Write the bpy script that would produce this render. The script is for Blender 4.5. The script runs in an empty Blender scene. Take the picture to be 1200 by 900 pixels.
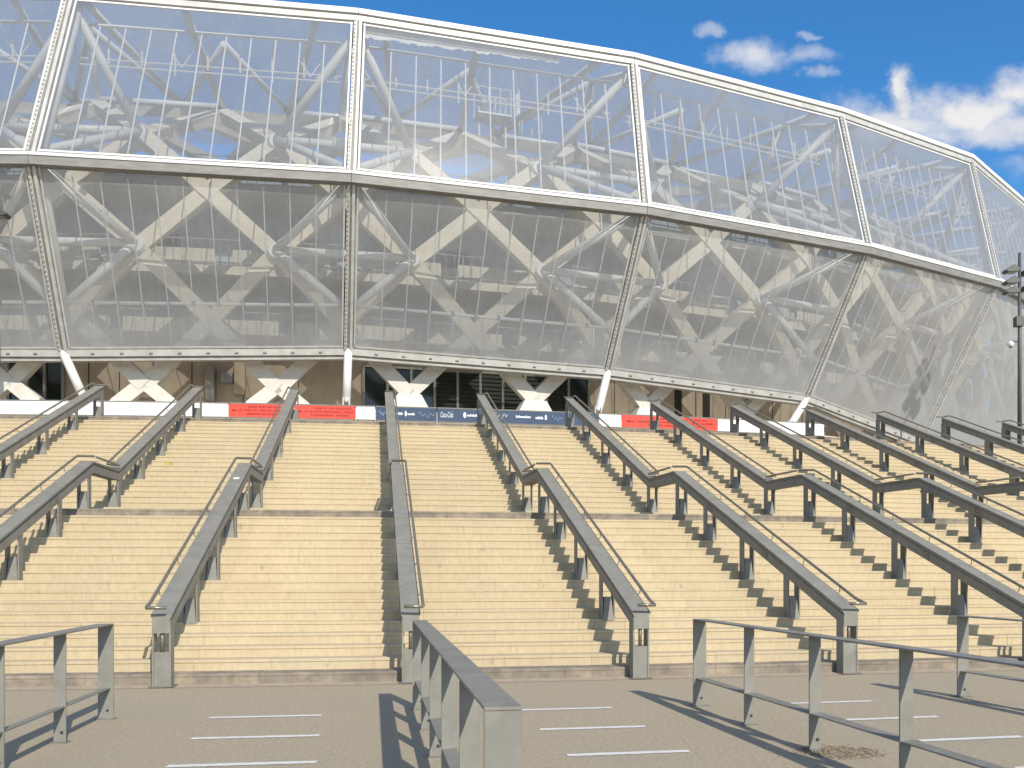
import bpy, bmesh, math, random
from mathutils import Vector, Matrix
R_ = math.radians
sc = bpy.context.scene
COL = sc.collection
rnd = random.Random(7)

# ------------------------------------------------------------------ camera
EYE = 1.63
cam = bpy.data.objects.new('camera', bpy.data.cameras.new('camera'))
COL.objects.link(cam)
cam.location = (0, 0, EYE)
cam.rotation_euler = (R_(90), 0, 0)
cam.data.sensor_width = 36
cam.data.lens = 32.4
cam.data.shift_y = 0.1823
cam.data.clip_end = 5000
sc.camera = cam

# ------------------------------------------------------------------ light
SUN_EL = R_(34.5)
SUN_AZ = math.atan2(0.61, -1.42)          # clockwise from +Y
sun_dir = Vector((math.sin(SUN_AZ) * math.cos(SUN_EL), math.cos(SUN_AZ) * math.cos(SUN_EL), math.sin(SUN_EL)))
sl = bpy.data.lights.new('sun', 'SUN')
sl.energy = 3.75
sl.angle = R_(0.5)
sl.color = (1.0, 0.925, 0.80)
so = bpy.data.objects.new('sun', sl)
COL.objects.link(so)
so.location = (20, -30, 60)
so.rotation_euler = sun_dir.to_track_quat('Z', 'Y').to_euler()

sc.view_settings.view_transform = 'Standard'
sc.view_settings.look = 'None'
sc.view_settings.exposure = 0.40
sc.view_settings.gamma = 1
sc.cycles.transparent_max_bounces = 24
sc.cycles.max_bounces = 8


class NT:
    """small node-tree writer"""
    def __init__(self, tree):
        self.t = tree
        tree.nodes.clear()

    def n(self, typ, **kw):
        nd = self.t.nodes.new(typ)
        for k, v in kw.items():
            setattr(nd, k, v)
        return nd

    def l(self, a, b):
        self.t.links.new(a, b)

    def put(self, sock, v):
        if isinstance(v, bpy.types.NodeSocket):
            self.l(v, sock)
        else:
            sock.default_value = v

    def m(self, op, a, b=0.0, c=0.0, clamp=False):
        nd = self.n('ShaderNodeMath', operation=op)
        nd.use_clamp = clamp
        for i, v in enumerate((a, b, c)):
            self.put(nd.inputs[i], v)
        return nd.outputs[0]

    def rng(self, v, a, b, c=0.0, d=1.0, smooth=True):
        nd = self.n('ShaderNodeMapRange')
        if smooth:
            nd.interpolation_type = 'SMOOTHSTEP'
        for i, x in enumerate((v, a, b, c, d)):
            self.put(nd.inputs[i], x)
        return nd.outputs[0]

    def noise(self, vec, scale, detail=4.0, rough=0.55, dim='3D'):
        nd = self.n('ShaderNodeTexNoise')
        nd.inputs['Scale'].default_value = scale
        nd.inputs['Detail'].default_value = detail
        nd.inputs['Roughness'].default_value = rough
        if vec is not None:
            self.l(vec, nd.inputs['Vector'])
        return nd.outputs['Fac']

    def mapv(self, vec, scale=(1, 1, 1), loc=(0, 0, 0)):
        nd = self.n('ShaderNodeMapping')
        nd.inputs['Scale'].default_value = scale
        nd.inputs['Location'].default_value = loc
        self.l(vec, nd.inputs['Vector'])
        return nd.outputs[0]

    def mix(self, fac, a, b):
        nd = self.n('ShaderNodeMix', data_type='RGBA')
        self.put(nd.inputs[0], fac)
        for s, v in ((nd.inputs[6], a), (nd.inputs[7], b)):
            if isinstance(v, bpy.types.NodeSocket):
                self.l(v, s)
            else:
                s.default_value = (v[0], v[1], v[2], 1)
        return nd.outputs[2]


# ------------------------------------------------------------------ sky
world = bpy.data.worlds.new('World')
sc.world = world
world.use_nodes = True
W = NT(world.node_tree)
sky = W.n('ShaderNodeTexSky')
sky.sky_type = 'NISHITA'
sky.sun_disc = False
sky.sun_elevation = SUN_EL
sky.sun_rotation = SUN_AZ
sky.altitude = 50
sky.air_density = 1.0
sky.dust_density = 0.35
sky.ozone_density = 3.2
tc = W.n('ShaderNodeTexCoord')
dirv = tc.outputs['Generated']
sx = W.n('ShaderNodeSeparateXYZ')
W.l(dirv, sx.inputs[0])
DX, DY, DZ = sx.outputs
yy = W.m('MAXIMUM', DY, 0.05)
U = W.m('DIVIDE', DX, yy)
V = W.m('DIVIDE', DZ, yy)
cmb = W.n('ShaderNodeCombineXYZ')
W.l(U, cmb.inputs[0]); W.l(V, cmb.inputs[1])
wn = W.n('ShaderNodeTexNoise'); wn.inputs['Scale'].default_value = 13.0; wn.inputs['Detail'].default_value = 5.0; wn.inputs['Roughness'].default_value = 0.62
W.l(cmb.outputs[0], wn.inputs['Vector'])
wsx = W.n('ShaderNodeSeparateColor'); W.l(wn.outputs['Color'], wsx.inputs[0])
UW = W.m('ADD', U, W.m('MULTIPLY', W.m('SUBTRACT', wsx.outputs[0], 0.5), 0.11))
VW = W.m('ADD', V, W.m('MULTIPLY', W.m('SUBTRACT', wsx.outputs[1], 0.5), 0.055))
n_big = W.noise(W.mapv(cmb.outputs[0], (1, 1.3, 1)), 9.0, 7.0, 0.62)
n_small = W.noise(cmb.outputs[0], 42.0, 5.0, 0.6)
nn = W.m('ADD', W.m('MULTIPLY', n_big, 1.5), W.m('MULTIPLY', n_small, 0.5))
nn = W.m('SUBTRACT', nn, 1.0)
# (u, v, half width, half height, density) of the clouds that stand over the right end of the stadium
clouds = [(0.268, 0.562, 0.050, 0.023, .75), (0.318, 0.556, 0.040, 0.015, .40), (0.216, 0.588, 0.024, 0.009, .40),
          (0.325, 0.533, 0.020, 0.008, .35), (0.330, 0.577, 0.015, 0.007, .35),
          (0.428, 0.524, 0.026, 0.036, 1.0), (0.435, 0.503, 0.028, 0.024, .95), (0.405, 0.487, 0.11, 0.030, .9), (0.50, 0.498, 0.105, 0.032, 1.0), (0.60, 0.520, 0.13, 0.036, 1.05),
          (0.54, 0.475, 0.16, 0.022, .8), (0.75, 0.50, 0.15, 0.05, 1.0), (0.62, 0.435, 0.14, 0.016, .5), (0.95, 0.47, 0.16, 0.04, .8)]
tot = None
for (u0, v0, a, b, dens) in clouds:
    du = W.m('DIVIDE', W.m('SUBTRACT', UW, u0), a)
    dv = W.m('DIVIDE', W.m('SUBTRACT', VW, v0), b)
    rr = W.m('ADD', W.m('MULTIPLY', du, du), W.m('MULTIPLY', dv, dv))
    e = W.m('SUBTRACT', 1.0, W.m('SQRT', rr))
    e = W.m('ADD', e, W.m('MULTIPLY', nn, 0.95))
    e = W.m('MULTIPLY', W.rng(e, -0.05, 0.95), dens)
    tot = e if tot is None else W.m('MAXIMUM', tot, e)
front = W.rng(DY, 0.05, 0.2)
tot = W.m('MULTIPLY', tot, front)
# scattered clouds over the unseen rest of the sky, thickened to add neutral fill light
gen = W.noise(W.mapv(dirv, (1, 1, 2.2)), 3.1, 6.0, 0.6)
gen = W.rng(gen, 0.44, 0.62)
gen = W.m('MULTIPLY', gen, W.m('MULTIPLY', W.rng(DY, 0.35, -0.1), W.rng(DZ, 0.0, 0.12)))
tot = W.m('MAXIMUM', tot, W.m('MULTIPLY', gen, 0.9), clamp=True)
shade = W.rng(W.m('ADD', W.m('MULTIPLY', n_big, 1.0), W.m('MULTIPLY', V, 2.2)), 1.25, 1.75)
ccol = W.mix(shade, (0.58, 0.60, 0.66), (0.95, 0.93, 0.92))
bsky = W.n('ShaderNodeBackground'); bsky.inputs[1].default_value = 0.142
hsv = W.n('ShaderNodeHueSaturation'); hsv.inputs['Saturation'].default_value = 1.30
W.l(sky.outputs[0], hsv.inputs['Color'])
W.l(hsv.outputs[0], bsky.inputs[0])
bcl = W.n('ShaderNodeBackground'); bcl.inputs[1].default_value = 0.72
W.l(ccol, bcl.inputs[0])
ms = W.n('ShaderNodeMixShader')
W.l(W.m('MINIMUM', tot, 0.97), ms.inputs[0]); W.l(bsky.outputs[0], ms.inputs[1]); W.l(bcl.outputs[0], ms.inputs[2])
wo = W.n('ShaderNodeOutputWorld'); W.l(ms.outputs[0], wo.inputs[0])


# ------------------------------------------------------------------ materials
def mat(name, c1, c2=None, scale=6.0, rough=0.7, metal=0.0, bump=0.0, stretch=(1, 1, 1), coord='Object', spec=0.4,
        dirt=None, dirt_scale=0.7, dirt_amt=0.5, island=0.0, bscale=None, specks=0.0, spk=8):
    m = bpy.data.materials.new(name)
    m.use_nodes = True
    t = NT(m.node_tree)
    p = t.n('ShaderNodeBsdfPrincipled')
    o = t.n('ShaderNodeOutputMaterial')
    t.l(p.outputs[0], o.inputs[0])
    p.inputs['Roughness'].default_value = rough
    p.inputs['Metallic'].default_value = metal
    p.inputs['Specular IOR Level'].default_value = spec
    if coord == 'World':
        g = t.n('ShaderNodeNewGeometry').outputs['Position']
    else:
        g = t.n('ShaderNodeTexCoord').outputs['Object']
    v = t.mapv(g, stretch)
    if c2 is None:
        c2 = tuple(x * 0.8 for x in c1)
    n1 = t.noise(v, scale, 6.0, 0.6)
    col = t.mix(t.rng(n1, 0.3, 0.7), c1, c2)
    if dirt is not None:
        n2 = t.noise(g, dirt_scale, 5.0, 0.65)
        col = t.mix(t.m('MULTIPLY', t.rng(n2, 0.45, 0.75), dirt_amt), col, dirt)
    if specks > 0:
        n3 = t.noise(t.mapv(g, (1, 1, .55)), spk, 3.0, 0.7)
        col = t.mix(t.m('MULTIPLY', t.rng(n3, 0.66, 0.74), specks), col, tuple(x * 0.45 for x in c2))
    if island > 0:
        rp = t.n('ShaderNodeNewGeometry').outputs['Random Per Island']
        h = t.n('ShaderNodeHueSaturation')
        t.l(col, h.inputs['Color'])
        t.l(t.rng(rp, 0, 1, 1 - island, 1 + island, False), h.inputs['Value'])
        col = h.outputs[0]
    t.l(col, p.inputs['Base Color'])
    if bump > 0:
        b = t.n('ShaderNodeBump')
        b.inputs['Strength'].default_value = bump
        b.inputs['Distance'].default_value = 0.01
        t.l(t.noise(v, bscale or scale * 4, 5.0, 0.6), b.inputs['Height'])
        t.l(b.outputs[0], p.inputs['Normal'])
    return m


M = {}
M['asphalt'] = mat('asphalt', (0.44, 0.37, 0.262), (0.325, 0.27, 0.188), 24, 0.95, bump=0.7, coord='World', dirt=(0.335, 0.30, 0.228), dirt_scale=0.35, dirt_amt=0.7, bscale=140, specks=0.3, spk=45)
M['step'] = mat('step_stone', (0.505, 0.422, 0.28), (0.45, 0.37, 0.24), 5, 0.9, bump=0.25, coord='World', stretch=(3, 3, 1.2),
                dirt=(0.375, 0.29, 0.19), dirt_scale=0.9, dirt_amt=0.28, island=0.05, specks=0.45, spk=6)
M['step_core'] = mat('step_core', (0.40, 0.31, 0.20), None, 5, 0.95, coord='World')
M['kerb'] = mat('kerb_stone', (0.245, 0.212, 0.168), (0.165, 0.145, 0.118), 5, 0.9, bump=0.3, coord='World', dirt=(0.40, 0.32, 0.235), dirt_scale=2.2, dirt_amt=0.75, island=0.06)
M['mortar'] = mat('mortar', (0.43, 0.345, 0.255), (0.33, 0.27, 0.205), 7, 0.95, bump=0.3, coord='World')
M['galv'] = mat('galvanised_steel', (0.235, 0.228, 0.20), (0.178, 0.172, 0.15), 5, 0.6, 0.0, bump=0.05, coord='World', dirt=(0.265, 0.255, 0.222), dirt_scale=2.5, dirt_amt=0.6)
M['galv_dark'] = mat('weathered_steel', (0.20, 0.19, 0.165), (0.15, 0.145, 0.125), 6, 0.6, 0.0, coord='World')
M['tube_steel'] = mat('handrail_steel', (0.30, 0.28, 0.22), (0.24, 0.22, 0.17), 8, 0.35, 0.6, coord='World')
M['bolt'] = mat('bolt', (0.03, 0.03, 0.03), None, 8, 0.5)
M['line'] = mat('road_paint', (0.74, 0.73, 0.70), (0.60, 0.58, 0.54), 30, 0.8, coord='World', dirt=(0.45, 0.42, 0.37), dirt_scale=9, dirt_amt=0.5)
M['white_steel'] = mat('white_painted_steel', (0.70, 0.70, 0.685), (0.62, 0.62, 0.60), 2, 0.45, coord='World')
M['rim'] = mat('rim_sheet', (0.74, 0.74, 0.73), (0.66, 0.66, 0.65), 2, 0.5, coord='World')
M['frame'] = mat('facade_frame', (0.56, 0.56, 0.545), (0.45, 0.45, 0.43), 2.5, 0.5, 0.1, coord='World', dirt=(0.36, 0.34, 0.30), dirt_scale=2.2, dirt_amt=0.5)
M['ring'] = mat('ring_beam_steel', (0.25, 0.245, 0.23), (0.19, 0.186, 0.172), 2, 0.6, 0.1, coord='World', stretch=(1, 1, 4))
M['bottom_ring'] = mat('bottom_ring_steel', (0.40, 0.39, 0.365), (0.32, 0.31, 0.285), 2.5, 0.6, coord='World', dirt=(0.30, 0.28, 0.25), dirt_scale=2.0, dirt_amt=0.5)
M['gasket'] = mat('gasket', (0.13, 0.13, 0.12), None, 6, 0.7)
M['timber'] = mat('glulam_timber', (0.68, 0.62, 0.50), (0.60, 0.54, 0.43), 3, 0.75, coord='World', stretch=(1, 1, 3))
M['leg'] = mat('pale_leg_panel', (0.60, 0.58, 0.53), (0.52, 0.50, 0.45), 3, 0.7, coord='World')
M['block'] = mat('white_concrete', (0.62, 0.605, 0.57), (0.54, 0.525, 0.49), 4, 0.8, coord='World')
M['concrete'] = mat('tan_concrete', (0.56, 0.485, 0.38), (0.46, 0.395, 0.305), 1.6, 0.9, bump=0.15, coord='World', stretch=(1, 1, 0.35), dirt=(0.33, 0.28, 0.215), dirt_scale=0.8, dirt_amt=0.5)
M['stand'] = mat('stand_concrete', (0.56, 0.52, 0.43), (0.48, 0.445, 0.37), 1.2, 0.9, coord='World')
M['stand_grey'] = mat('stand_back_wall', (0.40, 0.43, 0.48), (0.30, 0.33, 0.385), 0.35, 0.9, coord='World')  # bluish shade and sky reflection put into the wall colour
M['plaza'] = mat('plaza_paving', (0.36, 0.32, 0.26), (0.30, 0.265, 0.21), 3, 0.9, coord='World')
M['dark_glass'] = mat('dark_glazing', (0.012, 0.022, 0.02), (0.02, 0.03, 0.027), 2, 0.12, coord='World', spec=0.6)
M['louvre'] = mat('dark_louvre', (0.035, 0.045, 0.038), None, 2, 0.5)
M['mullion'] = mat('mullion', (0.32, 0.32, 0.29), None, 3, 0.5)
M['dark'] = mat('dark_recess', (0.05, 0.045, 0.035), None, 3, 0.9)
M['red'] = mat('red_banner', (0.72, 0.075, 0.045), (0.66, 0.06, 0.04), 2, 0.6)
M['white_banner'] = mat('white_banner', (0.72, 0.72, 0.71), (0.66, 0.66, 0.65), 2, 0.6)
M['blue'] = mat('blue_banner', (0.04, 0.07, 0.13), (0.033, 0.06, 0.11), 2, 0.6)
M['red_ink'] = mat('dark_red_ink', (0.22, 0.02, 0.02), None, 2, 0.6)
M['white_ink'] = mat('white_ink', (0.80, 0.82, 0.85), None, 2, 0.6)
M['pale_ink'] = mat('pale_blue_ink', (0.30, 0.40, 0.55), None, 2, 0.6)
M['mast'] = mat('mast_paint', (0.10, 0.105, 0.10), (0.08, 0.085, 0.08), 5, 0.5, 0.2)
M['lamp_face'] = mat('lamp_glass', (0.25, 0.26, 0.25), None, 5, 0.2)
M['sticker'] = mat('white_sticker', (0.85, 0.85, 0.83), None, 5, 0.5)
M['litter'] = mat('yellow_carton', (0.50, 0.40, 0.10), None, 5, 0.7)
M['leaves'] = mat('dry_needles', (0.25, 0.185, 0.125), (0.17, 0.12, 0.08), 30, 0.95)
M['seam'] = mat('membrane_seam', (0.82, 0.83, 0.84), None, 5, 0.5)


def membrane(name, base, dust, graze, tint=(.93, .935, .94), white=(.6, .6, .6)):
    """clear foil: mostly see-through, milky where it is dusty and at grazing angles"""
    m = bpy.data.materials.new(name)
    m.use_nodes = True
    t = NT(m.node_tree)
    tcn = t.n('ShaderNodeTexCoord')
    pos = t.n('ShaderNodeNewGeometry').outputs['Position']
    lw = t.n('ShaderNodeLayerWeight'); lw.inputs['Blend'].default_value = 0.5
    face = t.m('POWER', lw.outputs['Facing'], 1.4)
    n1 = t.noise(t.mapv(pos, (1, 1, 0.45)), 0.55, 5.0, 0.6)
    gz = t.n('ShaderNodeSeparateXYZ'); t.l(tcn.outputs['UV'], gz.inputs[0])
    low = t.rng(gz.outputs[1], 0.42, 0.02)
    f = t.m('ADD', base, t.m('MULTIPLY', face, graze))
    f = t.m('ADD', f, t.m('MULTIPLY', t.rng(n1, 0.35, 0.75), 0.10))
    f = t.m('ADD', f, t.m('MULTIPLY', low, dust))
    streak = t.noise(t.mapv(pos, (3.5, 3.5, 0.12)), 1.4, 4.0, 0.6)
    f = t.m('ADD', f, t.m('MULTIPLY', t.rng(streak, 0.5, 0.75), 0.05))
    f = t.m('MINIMUM', f, 0.93)
    tr = t.n('ShaderNodeBsdfTransparent'); tr.inputs[0].default_value = (*tint, 1)
    di = t.n('ShaderNodeBsdfDiffuse'); di.inputs[0].default_value = (*white, 1)
    tl = t.n('ShaderNodeBsdfTranslucent'); tl.inputs[0].default_value = (*white, 1)
    a = t.n('ShaderNodeMixShader'); a.inputs[0].default_value = 0.45
    t.l(di.outputs[0], a.inputs[1]); t.l(tl.outputs[0], a.inputs[2])
    b = t.n('ShaderNodeMixShader'); t.l(f, b.inputs[0]); t.l(tr.outputs[0], b.inputs[1]); t.l(a.outputs[0], b.inputs[2])
    gl = t.n('ShaderNodeBsdfGlossy'); gl.inputs['Roughness'].default_value = 0.30
    fr = t.n('ShaderNodeFresnel'); fr.inputs[0].default_value = 1.38
    c = t.n('ShaderNodeMixShader'); t.l(t.m('MULTIPLY', fr.outputs[0], 0.25), c.inputs[0]); t.l(b.outputs[0], c.inputs[1]); t.l(gl.outputs[0], c.inputs[2])
    o = t.n('ShaderNodeOutputMaterial'); t.l(c.outputs[0], o.inputs[0])
    return m


M['foil_up'] = membrane('clear_foil_upper', 0.29, 0.08, 0.62, (.88, .895, .91), (.40, .43, .48))
M['foil_roof'] = membrane('roof_foil', 0.02, 0.0, 0.3, (.66, .72, .80), (.40, .42, .46))
M['foil_low'] = membrane('clear_foil_lower', 0.33, 0.28, 0.72, (.93, .935, .94), (.68, .705, .73))


# ------------------------------------------------------------------ mesh helpers
class MB:
    def __init__(self):
        self.v, self.f, self.uv = [], [], None

    def add(self, verts, faces):
        n = len(self.v)
        self.v += [tuple(p) for p in verts]
        self.f += [tuple(i + n for i in f) for f in faces]
        return self

    def hexa(self, p):
        """8 corners: bottom ring 0-3, top ring 4-7"""
        return self.add(p, [(3, 2, 1, 0), (4, 5, 6, 7), (0, 1, 5, 4), (1, 2, 6, 5), (2, 3, 7, 6), (3, 0, 4, 7)])

    def box(self, x0, x1, y0, y1, z0, z1):
        return self.hexa([(x0, y0, z0), (x1, y0, z0), (x1, y1, z0), (x0, y1, z0), (x0, y0, z1), (x1, y0, z1), (x1, y1, z1), (x0, y1, z1)])

    def beam(self, a, b, w, h, side):
        """box from a to b; w along the direction 'side', h across it"""
        a, b = Vector(a), Vector(b)
        d = (b - a).normalized()
        s = Vector(side); s = (s - d * s.dot(d)).normalized()
        u = d.cross(s)
        c = []
        for p in (a, b):
            c += [p - s * w / 2 - u * h / 2, p + s * w / 2 - u * h / 2, p + s * w / 2 + u * h / 2, p - s * w / 2 + u * h / 2]
        return self.hexa(c)

    def polybeam(self, pts, prof, side, plumb=True):
        """sweep closed profile [(s,u)] along pts; s along the horizontal 'side', mitred"""
        pts = [Vector(p) for p in pts]
        s0 = Vector(side).normalized()
        rings = []
        for i, p in enumerate(pts):
            d0 = (pts[i] - pts[i - 1]).normalized() if i else None
            d1 = (pts[i + 1] - pts[i]).normalized() if i < len(pts) - 1 else None
            if d0 is None: t, k = d1, 1
            elif d1 is None: t, k = d0, 1
            else:
                t = (d0 + d1).normalized(); k = 1 / max(0.5, t.dot(d0))
            s = (s0 - t * s0.dot(t)).normalized()
            u = s.cross(t) * k
            if plumb and (d0 is None or d1 is None):
                u = Vector((0, 0, 1)) / max(.5, math.hypot(t.x, t.y))
            rings.append([p + s * a + u * b for a, b in prof])
        n = len(prof)
        vs = [q for r in rings for q in r]
        fs = []
        for i in range(len(rings) - 1):
            for j in range(n):
                fs.append((i * n + j, i * n + (j + 1) % n, (i + 1) * n + (j + 1) % n, (i + 1) * n + j))
        fs += [tuple(range(n - 1, -1, -1)), tuple((len(rings) - 1) * n + j for j in range(n))]
        return self.add(vs, fs)

    def tube(self, pts, r, n=8, r2=None):
        pts = [Vector(p) for p in pts]
        rings = []
        up = Vector((0, 0, 1))
        s = None
        for i, p in enumerate(pts):
            if i == 0: t = pts[1] - pts[0]
            elif i == len(pts) - 1: t = pts[-1] - pts[-2]
            else: t = (pts[i + 1] - pts[i]).normalized() + (pts[i] - pts[i - 1]).normalized()
            t.normalize()
            if s is None:
                s = t.orthogonal().normalized()
            s = (s - t * s.dot(t)).normalized()
            u = t.cross(s)
            rad = r if r2 is None else r + (r2 - r) * i / (len(pts) - 1)
            rings.append([p + (s * math.cos(2 * math.pi * k / n) + u * math.sin(2 * math.pi * k / n)) * rad for k in range(n)])
        vs = [q for rg in rings for q in rg]
        fs = []
        for i in range(len(rings) - 1):
            for j in range(n):
                fs.append((i * n + j, i * n + (j + 1) % n, (i + 1) * n + (j + 1) % n, (i + 1) * n + j))
        fs += [tuple(range(n - 1, -1, -1)), tuple((len(rings) - 1) * n + j for j in range(n))]
        return self.add(vs, fs)

    def build(self, name, m, parent=None, smooth=False, kind=None, label=None, bevel=0.0, local=False):
        """link as ONE object; world-space vertices are recentred on the object unless local"""
        c = Vector((0, 0, 0))
        if not local:
            k = len(self.v)
            lo = [min(p[i] for p in self.v) for i in range(3)]
            hi = [max(p[i] for p in self.v) for i in range(3)]
            c = Vector(((lo[0] + hi[0]) / 2, (lo[1] + hi[1]) / 2, lo[2]))
        me = bpy.data.meshes.new(name)
        me.from_pydata([(p[0] - c[0], p[1] - c[1], p[2] - c[2]) for p in self.v], [], self.f)
        if self.uv:
            ul = me.uv_layers.new(name='uv')
            for lp in me.loops:
                ul.data[lp.index].uv = self.uv[lp.vertex_index]
        bm = bmesh.new(); bm.from_mesh(me)
        bmesh.ops.recalc_face_normals(bm, faces=bm.faces)
        if bevel > 0:
            bmesh.ops.bevel(bm, geom=bm.edges, offset=bevel, segments=1, affect='EDGES')
        bm.to_mesh(me); bm.free()
        me.materials.append(m)
        if smooth:
            for p in me.polygons: p.use_smooth = len(p.vertices) == 4
        o = bpy.data.objects.new(name, me)
        COL.objects.link(o)
        if parent is not None:
            o.parent = parent
            o.location = c - world_loc(parent) if not local else c
        else:
            o.location = c
        if kind: o['kind'] = kind
        if label: o['label'] = label
        return o


def world_loc(o):
    l = Vector(o.location)
    while o.parent is not None:
        o = o.parent
        l = l + Vector(o.location)
    return l


def thing(name, label, cat, loc=(0, 0, 0), rz=0.0, group=None):
    o = bpy.data.objects.new(name, None)
    COL.objects.link(o)
    o.empty_display_size = 0.3
    o.location = loc
    o.rotation_euler = (0, 0, rz)
    o['label'] = label; o['category'] = cat
    if group: o['group'] = group
    return o


def tag(o, label, cat, group=None):
    o['label'] = label; o['category'] = cat
    if group: o['group'] = group
    return o


def struct(o):
    o['kind'] = 'structure'
    return o


# ------------------------------------------------------------------ plan of the stairs (arcs about one centre)
CX, CY = -21.31, 143.83
RN = 131.95                      # foot of the rails
A0, DA = 0.0726, 0.0261          # rail directions
H1, HT = 2.92, 6.34              # landing, plateau
R_BASE, R_LAND, R_UP, R_TOP = 131.8, 125.3, 123.4, 116.0
N1, N2 = 18, 21
T1 = (R_BASE - R_LAND) / (N1 - 1)
T2 = (R_UP - R_TOP) / (N2 - 1)
TH0, TH1 = -0.16, 0.56


def pol(r, a, z=0.0):
    return Vector((CX + r * math.sin(a), CY - r * math.cos(a), z))


def ang_at_px(px, r):
    """direction on the arc of radius r that is seen at photo column px"""
    lo, hi = -0.5, 0.8
    for _ in range(50):
        md = (lo + hi) / 2
        p = pol(r, md)
        if 600 + 1080 * p.x / p.y < px: lo = md
        else: hi = md
    return (lo + hi) / 2


# ground
g = MB()
nx = 8
xs = [-3000, -200, -60, -20, 0, 20, 60, 200, 3000]
ys = [-3000, -200, -60, -15, 0, 15, 60, 200, 3000]
for y in ys:
    for x in xs:
        g.v.append((x, y, 0))
for j in range(8):
    for i in range(8):
        k = j * 9 + i
        g.f.append((k, k + 1, k + 10, k + 9))
struct(g.build('ground', M['asphalt']))


def arc_band(mb, prof, a0, a1, n):
    """sweep an open (r, z) profile along the arc"""
    k = len(prof)
    base = len(mb.v)
    for i in range(n + 1):
        a = a0 + (a1 - a0) * i / n
        for (r, z) in prof:
            mb.v.append(tuple(pol(r, a, z)))
    for i in range(n):
        for j in range(k - 1):
            b = base + i * k + j
            mb.f.append((b, b + k, b + k + 1, b + 1))


# mortar strip at the foot of the stairs
ms_ = MB(); arc_band(ms_, [(R_BASE + 0.30, 0.004), (R_BASE - 0.05, 0.016)], TH0, TH1, 140)
struct(ms_.build('mortar_strip', M['mortar']))

# stairs: a core with every step laid on it
st = thing('staircase', 'wide curved two flight stone staircase climbing to the stadium', 'stairs', pol(R_BASE, 0.15, 0))
st['kind'] = 'structure'
for k in ('category',): del st[k]
risers = [(R_BASE - i * T1, i * H1 / N1, (i + 1) * H1 / N1) for i in range(N1)]
rise2 = (HT - H1) / N2
risers += [(R_UP - i * T2, H1 + i * rise2, H1 + (i + 1) * rise2) for i in range(N2)]
core = MB()
prof = []
for (r, z0, z1) in risers:
    prof += [(r - 0.045, max(z0 - 0.03, -0.02)), (r - 0.045, z1 - 0.03)]
prof += [(R_TOP - 1.0, HT - 0.03)]
arc_band(core, prof, TH0, TH1, 120)
core.build('stair_core', M['step_core'], st)
rail_angles = [A0 + DA * i for i in range(-3, 16)]
for si, (r, z0, z1) in enumerate(risers):
    mb = MB()
    grey = si in (0, N1 - 1, N1 + N2 - 1)
    nxt = risers[si + 1][0] if si + 1 < len(risers) else R_TOP - 1.2
    back = nxt - 0.06
    # stone ends: one just beside each rail, the rest in even lengths
    cuts = []
    for ra in rail_angles:
        cuts.append(ra + 0.30 / r)
        nb = 2 if not grey else 3
        off = (si % 2) * 0.35
        for q in range(1, nb + 1):
            cuts.append(ra + 0.30 / r + DA * (q - off * 0.6 + rnd.uniform(-.03, .03)) / (nb + 0.4))
    cuts = sorted(c for c in cuts if TH0 < c < TH1)
    for ci in range(len(cuts) - 1):
        a0 = cuts[ci] + 0.0012 / r; a1 = cuts[ci + 1] - 0.0012 / r
        if (a1 - a0) * r < 0.08: continue
        dz = rnd.uniform(-.002, .002); dr = rnd.uniform(-.004, .004)
        t = z1 + dz; f = r + dr
        nose = 0.012 if not grey else 0.008
        pr = [(f, z0 - 0.02), (f, t - 0.045), (f + nose, t - 0.041), (f + nose, t - 0.008), (f + nose - 0.008, t), (back, t)]
        k0 = len(mb.v)
        arc_band(mb, pr, a0, a1, 1 if (a1 - a0) * r < 1.0 else 2)
        ns = (len(mb.v) - k0) // 6
        mb.f.append(tuple(k0 + j for j in range(6)))
        mb.f.append(tuple(k0 + (ns - 1) * 6 + j for j in range(5, -1, -1)))
    mb.build('step', M['kerb'] if grey else M['step'], st)

# landing fill and plateau
pl = MB(); arc_band(pl, [(R_TOP - 0.9, HT - 0.004), (40, HT - 0.004)], -0.6, 1.0, 160)
struct(pl.build('plateau', M['plaza']))

# ------------------------------------------------------------------ road markings (dash ladders between the barriers)
for (px0, px1, ys_, ang) in (((-3.35, -3.13, -2.87), (-2.14, -1.94, -1.70), (10.28, 9.02, 7.75), 0.135),
                             ((.08, .29, .487), (1.19, 1.41, 1.61), (10.85, 9.55, 8.22), 0.165),
                             ((3.40, 3.62, 3.90), (4.50, 4.75, 5.02), (11.40, 10.16, 8.93), 0.19)):
    d = (px0[2] - px0[0]) / 2, (ys_[2] - ys_[0]) / 2
    for q in range(6):
        xa = px0[0] + d[0] * q; xb = px1[0] + d[0] * q; yb = ys_[0] + d[1] * q
        mb = MB()
        s = math.tan(ang * 1.05)
        w = 0.105
        n = 12
        for i in range(n + 1):
            x = xa + (xb - xa) * i / n
            y = yb + (x - (xa + xb) / 2) * s
            e = rnd.uniform(-.004, .004)
            mb.v += [(x, y - w / 2 + e, 0.005), (x, y + w / 2 + rnd.uniform(-.004, .004), 0.005)]
        for i in range(n):
            mb.f.append((2 * i, 2 * i + 2, 2 * i + 3, 2 * i + 1))
        struct(mb.build('painted_line', M['line']))

# ------------------------------------------------------------------ stair rails
Y_NK = RN - 124.93; Y_FK = RN - 123.27; Y_T = RN - 115.27
Z_E, Z_K, Z_T = 1.06, 3.945, 7.40
PROFILE = [(0.0, Z_E), (Y_NK, Z_K), (Y_FK, Z_K), (Y_T, Z_T)]


def prof_z(y):
    for (y0, z0), (y1, z1) in zip(PROFILE, PROFILE[1:]):
        if y <= y1:
            return z0 + (z1 - z0) * (y - y0) / (y1 - y0)
    return Z_T


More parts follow.
